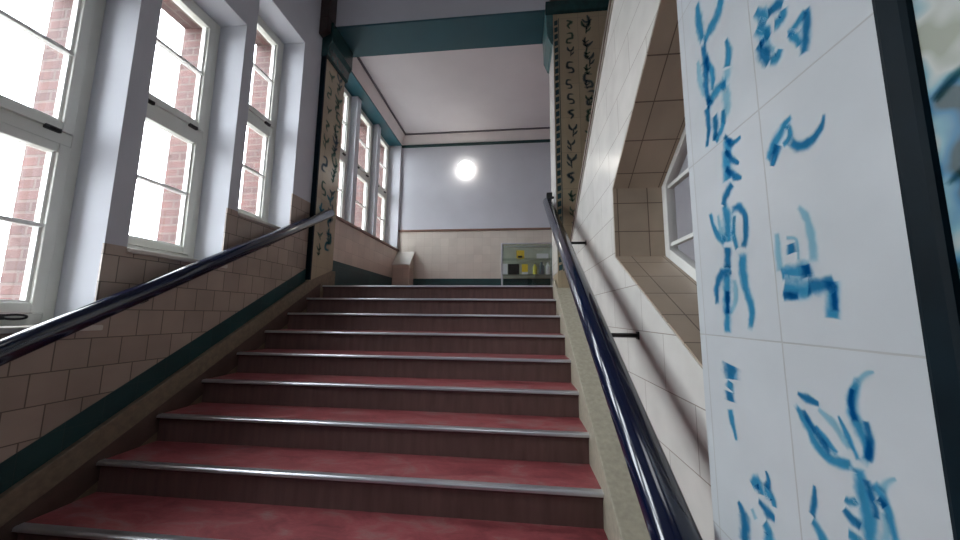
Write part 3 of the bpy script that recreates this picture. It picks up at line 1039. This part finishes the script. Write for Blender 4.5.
STROKES = [
    (1, [(0.8003,2.2905),(0.7982,2.2372),(0.7886,2.1757)], [0.0165,0.0279,0.0189]),
    (1, [(0.7064,2.2183),(0.7253,2.1887),(0.7582,2.1796),(0.7892,2.171)], [0.0201,0.0306,0.0287,0.0151]),
    (2, [(0.7879,2.1803),(0.7856,2.1014),(0.7886,2.0482),(0.7777,2.0064)], [0.0151,0.0251,0.0175,0.0134]),
    (3, [(0.8148,2.1501),(0.8123,2.1008),(0.7978,2.0444)], [0.0117,0.0226,0.0142]),
    (1, [(0.7858,2.132),(0.7609,2.0703),(0.7697,2.0352)], [0.0183,0.0202,0.0101]),
    (1, [(0.7063,2.1141),(0.7015,2.0733),(0.7116,2.0494)], [0.0094,0.0211,0.0272]),
    (3, [(0.7085,2.047),(0.7182,2.0269),(0.7341,2.0152)], [0.027,0.0241,0.0216]),
    (1, [(0.7155,2.0205),(0.7553,2.0252),(0.7936,2.0116)], [0.0179,0.0259,0.0207]),
    (2, [(0.793,2.0162),(0.7921,1.9614),(0.8065,1.9178)], [0.0208,0.0168,0.0101]),
    (3, [(0.7199,2.0144),(0.7229,1.9666),(0.7405,1.9412)], [0.024,0.0264,0.018]),
    (1, [(0.7326,1.9728),(0.745,1.9346),(0.7738,1.9179)], [0.012,0.0181,0.019]),
    (2, [(0.7654,1.9794),(0.766,1.9466),(0.7775,1.9198)], [0.0193,0.0221,0.0096]),
    (1, [(0.7281,1.9028),(0.7375,1.8589),(0.7404,1.8119)], [0.0257,0.0313,0.028]),
    (2, [(0.7403,1.9161),(0.7168,1.8859),(0.6853,1.884)], [0.0089,0.0138,0.0052]),
    (2, [(0.7413,1.8829),(0.7184,1.85),(0.6985,1.8324)], [0.0087,0.0136,0.0052]),
    (2, [(0.7431,1.8437),(0.7166,1.8151),(0.6935,1.8015)], [0.0086,0.016,0.005]),
    (2, [(0.7247,1.8036),(0.751,1.7853),(0.7641,1.7678)], [0.0161,0.0198,0.0144]),
    (1, [(0.7601,1.7709),(0.7517,1.7292),(0.7579,1.6837)], [0.0172,0.0276,0.0248]),
    (1, [(0.8141,1.7697),(0.7971,1.7188),(0.7647,1.6851)], [0.0096,0.0152,0.0168]),
    (3, [(0.7843,1.7561),(0.7781,1.7187),(0.7601,1.6927)], [0.009,0.0117,0.0111]),
    (2, [(0.7388,1.749),(0.7128,1.7492),(0.6977,1.7264),(0.6995,1.6913),(0.7124,1.6624)], [0.0135,0.0153,0.0147,0.0145,0.0148]),
    (1, [(0.7269,1.7391),(0.7355,1.6998),(0.7274,1.6652)], [0.0079,0.0132,0.0102]),
    (1, [(0.7124,1.6624),(0.7181,1.6198),(0.7116,1.5803),(0.702,1.5458),(0.7133,1.5045)], [0.0246,0.0246,0.0192,0.0163,0.0095]),
    (2, [(0.7584,1.6795),(0.763,1.6464),(0.7646,1.634)], [0.022,0.022,0.022]),
    (2, [(0.7486,1.6277),(0.7874,1.624),(0.81,1.5956),(0.8116,1.5561)], [0.0132,0.0202,0.018,0.012]),
    (1, [(0.7686,1.6303),(0.7771,1.5678),(0.7835,1.4949)], [0.0249,0.025,0.0195]),
    (2, [(0.7708,1.5883),(0.7779,1.5365)], [0.0165,0.0138]),
    (3, [(0.7444,1.6108),(0.7466,1.5705),(0.7674,1.5385)], [0.0131,0.0156,0.0081]),
    (2, [(0.7813,1.4361),(0.7835,1.4197),(0.7823,1.4039)], [0.0414,0.0443,0.0386]),
    (1, [(0.786,1.4012),(0.792,1.382)], [0.0167,0.0254]),
    (2, [(0.7923,1.38),(0.7919,1.3581)], [0.0282,0.031]),
    (1, [(0.7971,1.3449),(0.7911,1.315),(0.7824,1.2831)], [0.0171,0.0169,0.0055]),
    (2, [(0.7948,1.1686),(0.7765,1.1451),(0.7868,1.0909)], [0.0058,0.0279,0.023]),
    (2, [(0.7033,1.2632),(0.6979,1.2489),(0.7028,1.2303)], [0.0046,0.0092,0.0139]),
    (1, [(0.7466,1.2169),(0.7281,1.2321),(0.7204,1.2119)], [0.0155,0.0222,0.0194]),
    (1, [(0.7135,1.2253),(0.6942,1.223),(0.6892,1.2078)], [0.0215,0.0205,0.009]),
    (2, [(0.7326,1.1992),(0.7081,1.1916),(0.6894,1.1887)], [0.01,0.0213,0.0113]),
    (1, [(0.7212,1.1682),(0.7085,1.1525),(0.7225,1.1216)], [0.0172,0.0239,0.0149]),
    (3, [(0.7522,1.1756),(0.7404,1.1611)], [0.0105,0.0128]),
    (1, [(0.6171,2.093),(0.6046,2.0688),(0.5927,2.0458)], [0.0128,0.0221,0.0188]),
    (2, [(0.5909,2.0596),(0.5723,2.057),(0.5562,2.0447)], [0.0142,0.0203,0.0129]),
    (1, [(0.5571,2.0382),(0.5632,2.0256),(0.581,2.0272)], [0.0172,0.0194,0.018]),
    (1, [(0.6215,2.0603),(0.6039,2.0364),(0.5922,2.0143)], [0.0202,0.0215,0.0137]),
    (2, [(0.6206,2.0271),(0.6091,1.9977),(0.598,1.9713)], [0.0172,0.0258,0.0157]),
    (1, [(0.6036,2.0204),(0.6164,2.0195)], [0.0141,0.017]),
    (1, [(0.5977,1.9731),(0.5818,1.9697),(0.5718,1.978)], [0.0157,0.0194,0.0127]),
    (3, [(0.5937,2.0388),(0.5984,2.0042),(0.5823,1.9831)], [0.014,0.0138,0.0087]),
    (2, [(0.5148,2.0001),(0.5208,1.9687),(0.5315,1.9307)], [0.0075,0.0167,0.0166]),
    (1, [(0.5188,1.9972),(0.5369,1.9902),(0.5573,1.9892)], [0.0095,0.0157,0.0103]),
    (1, [(0.5552,1.9892),(0.5416,1.97),(0.5362,1.9516)], [0.0082,0.0137,0.0095]),
    (2, [(0.5092,1.8247),(0.5164,1.8075),(0.535,1.796),(0.5569,1.7977),(0.5762,1.8178)], [0.0032,0.0096,0.0151,0.0161,0.0114]),
    (1, [(0.5633,1.8532),(0.5855,1.8438),(0.6084,1.824),(0.6278,1.8041)], [0.0057,0.0179,0.0207,0.0086]),
    (2, [(0.5973,1.8218),(0.6085,1.8059),(0.6176,1.7903)], [0.0161,0.0185,0.0083]),
    (1, [(0.5747,1.8446),(0.5734,1.8232),(0.5894,1.8143)], [0.0097,0.0114,0.0098]),
    (3, [(0.6212,1.6779),(0.6222,1.6368),(0.6216,1.6079)], [0.0099,0.0137,0.0154]),
    (3, [(0.5731,1.7063),(0.5606,1.6865),(0.5541,1.6538),(0.5549,1.6086)], [0.0053,0.0135,0.0146,0.0144]),
    (2, [(0.5945,1.6516),(0.5928,1.6333)], [0.0164,0.0198]),
    (3, [(0.6035,1.6618),(0.5821,1.6538),(0.5829,1.6189)], [0.0056,0.0053,0.0052]),
    (1, [(0.6223,1.6029),(0.5927,1.6043),(0.5607,1.6049)], [0.0193,0.0231,0.0227]),
    (2, [(0.5703,1.6139),(0.5678,1.5921)], [0.0168,0.0198]),
    (1, [(0.6206,1.5827),(0.5928,1.5741),(0.5645,1.5767)], [0.0248,0.0264,0.0228]),
    (2, [(0.6229,1.5662),(0.5881,1.566)], [0.0134,0.0121]),
    (2, [(0.5712,1.5802),(0.5504,1.5785),(0.5241,1.5847)], [0.0199,0.0218,0.0144]),
    (1, [(0.5301,1.5853),(0.532,1.5602),(0.536,1.5297)], [0.0191,0.019,0.0206]),
    (2, [(0.5278,1.5794),(0.53,1.5407)], [0.0087,0.0087]),
    (2, [(0.6141,1.4159),(0.5941,1.4099),(0.5733,1.4077)], [0.0055,0.0138,0.0049]),
    (1, [(0.6224,1.3988),(0.6025,1.3741),(0.5851,1.3455),(0.5607,1.3344),(0.5281,1.3411)], [0.0056,0.0159,0.0152,0.0157,0.0099]),
    (2, [(0.6055,1.3939),(0.5859,1.3648),(0.5628,1.3415)], [0.0071,0.0101,0.0095]),
    (3, [(0.5776,1.401),(0.5538,1.3857),(0.5314,1.3571)], [0.0049,0.0123,0.0086]),
    (1, [(0.5863,1.3746),(0.57,1.359),(0.5531,1.3451)], [0.0051,0.0129,0.0077]),
    (1, [(0.5456,1.4013),(0.5344,1.3762),(0.5218,1.3485)], [0.003,0.0087,0.007]),
    (3, [(0.4859,1.467),(0.4989,1.4625),(0.5108,1.4504)], [0.0025,0.0064,0.008]),
    (1, [(0.5074,1.4561),(0.5198,1.4335),(0.523,1.4099),(0.5153,1.3873),(0.509,1.3678),(0.5184,1.345)], [0.008,0.0138,0.0153,0.0163,0.012,0.0069]),
    (2, [(0.5066,1.4046),(0.5034,1.3816),(0.511,1.3528)], [0.0066,0.0104,0.0081]),
    (2, [(0.5188,1.4413),(0.5241,1.4223),(0.5205,1.3981)], [0.0055,0.0084,0.0069]),
    (1, [(0.5253,1.3422),(0.5224,1.3145),(0.5198,1.2863),(0.5227,1.2466)], [0.0127,0.021,0.0195,0.017]),
    (2, [(0.5163,1.3315),(0.5094,1.309),(0.5075,1.2872)], [0.011,0.0107,0.0067]),
    (3, [(0.477,1.3476),(0.4891,1.339),(0.4967,1.3243)], [0.0024,0.0088,0.0077]),
    (1, [(0.509,1.3301),(0.4968,1.3152),(0.4909,1.2918),(0.4879,1.2656)], [0.0134,0.0129,0.0101,0.0076]),
    (2, [(0.504,1.314),(0.4956,1.3069)], [0.0105,0.0103]),
    (2, [(0.5534,1.2773),(0.543,1.2704),(0.5303,1.2654)], [0.0108,0.015,0.013]),
    (1, [(0.55,1.2916),(0.5432,1.29),(0.5312,1.2983)], [0.0092,0.012,0.0072]),
    (1, [(0.5515,1.2486),(0.5381,1.2467),(0.5285,1.2407)], [0.0124,0.0149,0.0116]),
    (2, [(0.598,1.2875),(0.6012,1.2639),(0.61,1.2372)], [0.0035,0.0107,0.0092]),
    (1, [(0.6108,1.2312),(0.5983,1.2219),(0.5875,1.2045)], [0.0147,0.0178,0.0139]),
    (3, [(0.4987,1.3009),(0.4967,1.282),(0.5045,1.2577)], [0.0065,0.0104,0.0067])]
for mt_, P_, W_ in STROKES:
    ribbon(q, plane_n, P_, W_, mt_, 0.0005 + 0.0002 * mt_)
q.build('shaft', [M['tile_pillar'], M['blue'], M['blue_dark'], M['blue_pale']], pn)
q = MB()
q.box(PX - 0.003, 1.06, 0.394, 0.432, 0.0, 5.18)
o = q.build('edge_tile', M['edge_black'], pn, bevel=0.008)
o['label'] = 'dark blue green glazed edge tiles'
q = MB()
q.box(PX + 0.004, 1.06, 0.29, 0.396, 0.0, 5.18)
rng = random.Random(3)
plane_b = lambda u, v, l: (PX + 0.004 - l, u, v)
v = 1.0
while v < 2.6:
    k = rng.uniform(0.03, 0.055)
    if rng.random() < 0.85:
        ribbon(q, plane_b, [(0.392, v + 0.03), (0.37, v + 0.045), (0.33, v + 0.055), (0.30, v + 0.07)], [0.004, 0.010, 0.011, 0.004], 4, 0.0026)
    v += rng.uniform(0.06, 0.1)
o = q.build('patterned_border', [M['border'], M['blue'], M['blue_dark'], M['motif_green'], M['motif_green']], pn)
o['label'] = 'blue and green patterned border tiles'
q = MB()
q.box(PX - 0.08, 1.12, 0.27, 0.95, 5.18, 5.5)
q.build('cap', M['cap_green'], pn, bevel=0.01)

# ------------------------------------------------------------------ landing furniture
lc = Vector((-1.03, YBACK, 4.50))
la = thing('wall_lamp', lc, 'round lit opal lamp on the lilac back wall', 'lamp')
q = MB()
q.lathe(lc, [(0.10, 0.0), (0.125, -0.01), (0.125, -0.035), (0.11, -0.04)], 'y', 40)
q.build('base', M['lamp_base'], la)
q = MB()
q.lathe(lc, [(0.12, -0.035), (0.152, -0.05), (0.164, -0.085), (0.152, -0.12), (0.118, -0.146), (0.066, -0.16), (0.0, -0.164)], 'y', 40)
q.build('globe', M['lamp'], la)

p_ = thing('corner_plinth', (-2.2, 6.6, ZL), 'small tiled plinth with a sloping pale top in the landing corner', 'plinth')
q = MB()
q.prism([(6.45, ZL), (6.45, 2.47), (YBACK - 0.015, 2.765), (YBACK - 0.015, ZL)], XW + 0.01, -2.07)
q.build('body', M['tile_rose'], p_, bevel=0.004)
q = MB()
q.prism([(6.43, 2.465), (6.43, 2.487), (YBACK - 0.012, 2.79), (YBACK - 0.012, 2.768)], XW + 0.008, -2.055)
q.build('top', M['plinth_top'], p_, bevel=0.004)

# glass display case against the back wall
cx0, cx1, cy0, cy1, cz0, cz1 = -0.285, 0.675, 6.40, 6.715, ZL, 2.875
ca = thing('display_case', ((cx0 + cx1) / 2, 6.55, ZL), 'low glass display case with two shelves against the back wall of the landing', 'display case')
q = MB()
e = 0.022
for x in (cx0, cx1 - e):
    for y in (cy0, cy1 - e):
        q.box(x, x + e, y, y + e, cz0, cz1 - e)
for z in (cz1 - e, cz0 + 0.05):
    q.box(cx0, cx1, cy0, cy0 + e, z, z + e)
    q.box(cx0, cx1, cy1 - e, cy1, z, z + e)
    q.box(cx0, cx0 + e, cy0 + e, cy1 - e, z, z + e)
    q.box(cx1 - e, cx1, cy0 + e, cy1 - e, z, z + e)
q.build('frame', M['alu'], ca, bevel=0.002)
for nm, bx_ in (('front_pane', (cx0 + e, cx1 - e, cy0 + 0.008, cy0 + 0.013, cz0 + 0.072, cz1 - e)),
                ('side_pane', (cx0 + 0.008, cx0 + 0.013, cy0 + e, cy1 - e, cz0 + 0.072, cz1 - e)),
                ('side_pane', (cx1 - 0.013, cx1 - 0.008, cy0 + e, cy1 - e, cz0 + 0.072, cz1 - e)),
                ('top_pane', (cx0 + e, cx1 - e, cy0 + e, cy1 - e, cz1 - 0.013, cz1 - 0.008))):
    MB().box(*bx_).build(nm, M['case_glass'], ca)
MB().box(cx0 + e, cx1 - e, cy1 - 0.016, cy1 - 0.010, 2.24, cz1 - e).build('back_panel', M['case_back'], ca)
SH1, SH2 = 2.585, 2.285
for z in (SH1, SH2):
    MB().box(cx0 + 0.014, cx1 - 0.014, cy0 + 0.02, cy1 - 0.02, z - 0.005, z).build('shelf', M['case_glass'], ca)
MB().box(cx0 + e, cx1 - e, cy0 + e, cy1 - e, cz0 + 0.045, cz0 + 0.06).build('bottom', M['case_back'], ca)


def card(name, x0, x1, z0, z1, mat, label, cat, grp=None, y=6.50, d=0.06):
    t = thing(name, ((x0 + x1) / 2, y, z0), label, cat, grp)
    MB().box(x0, x1, y, y + d, z0, z1).build('body', mat, t, bevel=0.004)
    return t


t = card('box', 0.0, 0.15, SH1, SH1 + 0.165, M['yellow'], 'yellow box on the upper shelf of the display case', 'box')
MB().box(0.03, 0.11, 6.494, 6.5, SH1 + 0.02, SH1 + 0.06).build('printed_panel', M['black_card'], t)
card('card', 0.38, 0.60, SH1, SH1 + 0.10, M['white_card'], 'white card standing on the upper shelf of the display case', 'card', d=0.02)
card('card', -0.272, -0.17, SH2, SH2 + 0.21, M['white_card'], 'white card on the lower shelf at the left end of the display case', 'card', d=0.02)
card('framed_picture', -0.16, 0.055, SH2, SH2 + 0.205, M['black_card'], 'nearly black square picture on the lower shelf', 'picture', d=0.03)
t = card('box', 0.10, 0.215, SH2, SH2 + 0.20, M['yellow'], 'yellow box on the lower shelf beside the dark picture', 'box')
MB().box(0.10, 0.215, 6.492, 6.5, SH2, SH2 + 0.05).build('printed_panel', M['white_card'], t)


def bottle(x, z, r, h, mat, cap, label):
    t = thing('bottle', (x, 6.53, z), label, 'bottle', 'bottles in the display case')
    MB().lathe((x, 6.53, z), [(r * .9, 0), (r, 0.008), (r, h * .66), (r * .45, h * .82), (r * .4, h * .9)], 'z', 20).build('body', mat, t)
    MB().lathe((x, 6.53, z), [(r * .48, h * .9), (r * .48, h)], 'z', 16).build('cap', cap, t)


bottle(0.345, SH2, 0.042, 0.22, M['yellow_green'], M['grey_plastic'], 'slim yellow green bottle on the lower shelf of the display case')
bottle(0.47, SH2, 0.055, 0.24, M['grey_plastic'], M['grey_plastic'], 'wide dark grey bottle on the lower shelf of the display case')
bottle(0.585, SH2, 0.04, 0.24, M['white_card'], M['white_card'], 'slim white bottle on the lower shelf at the right end of the display case')
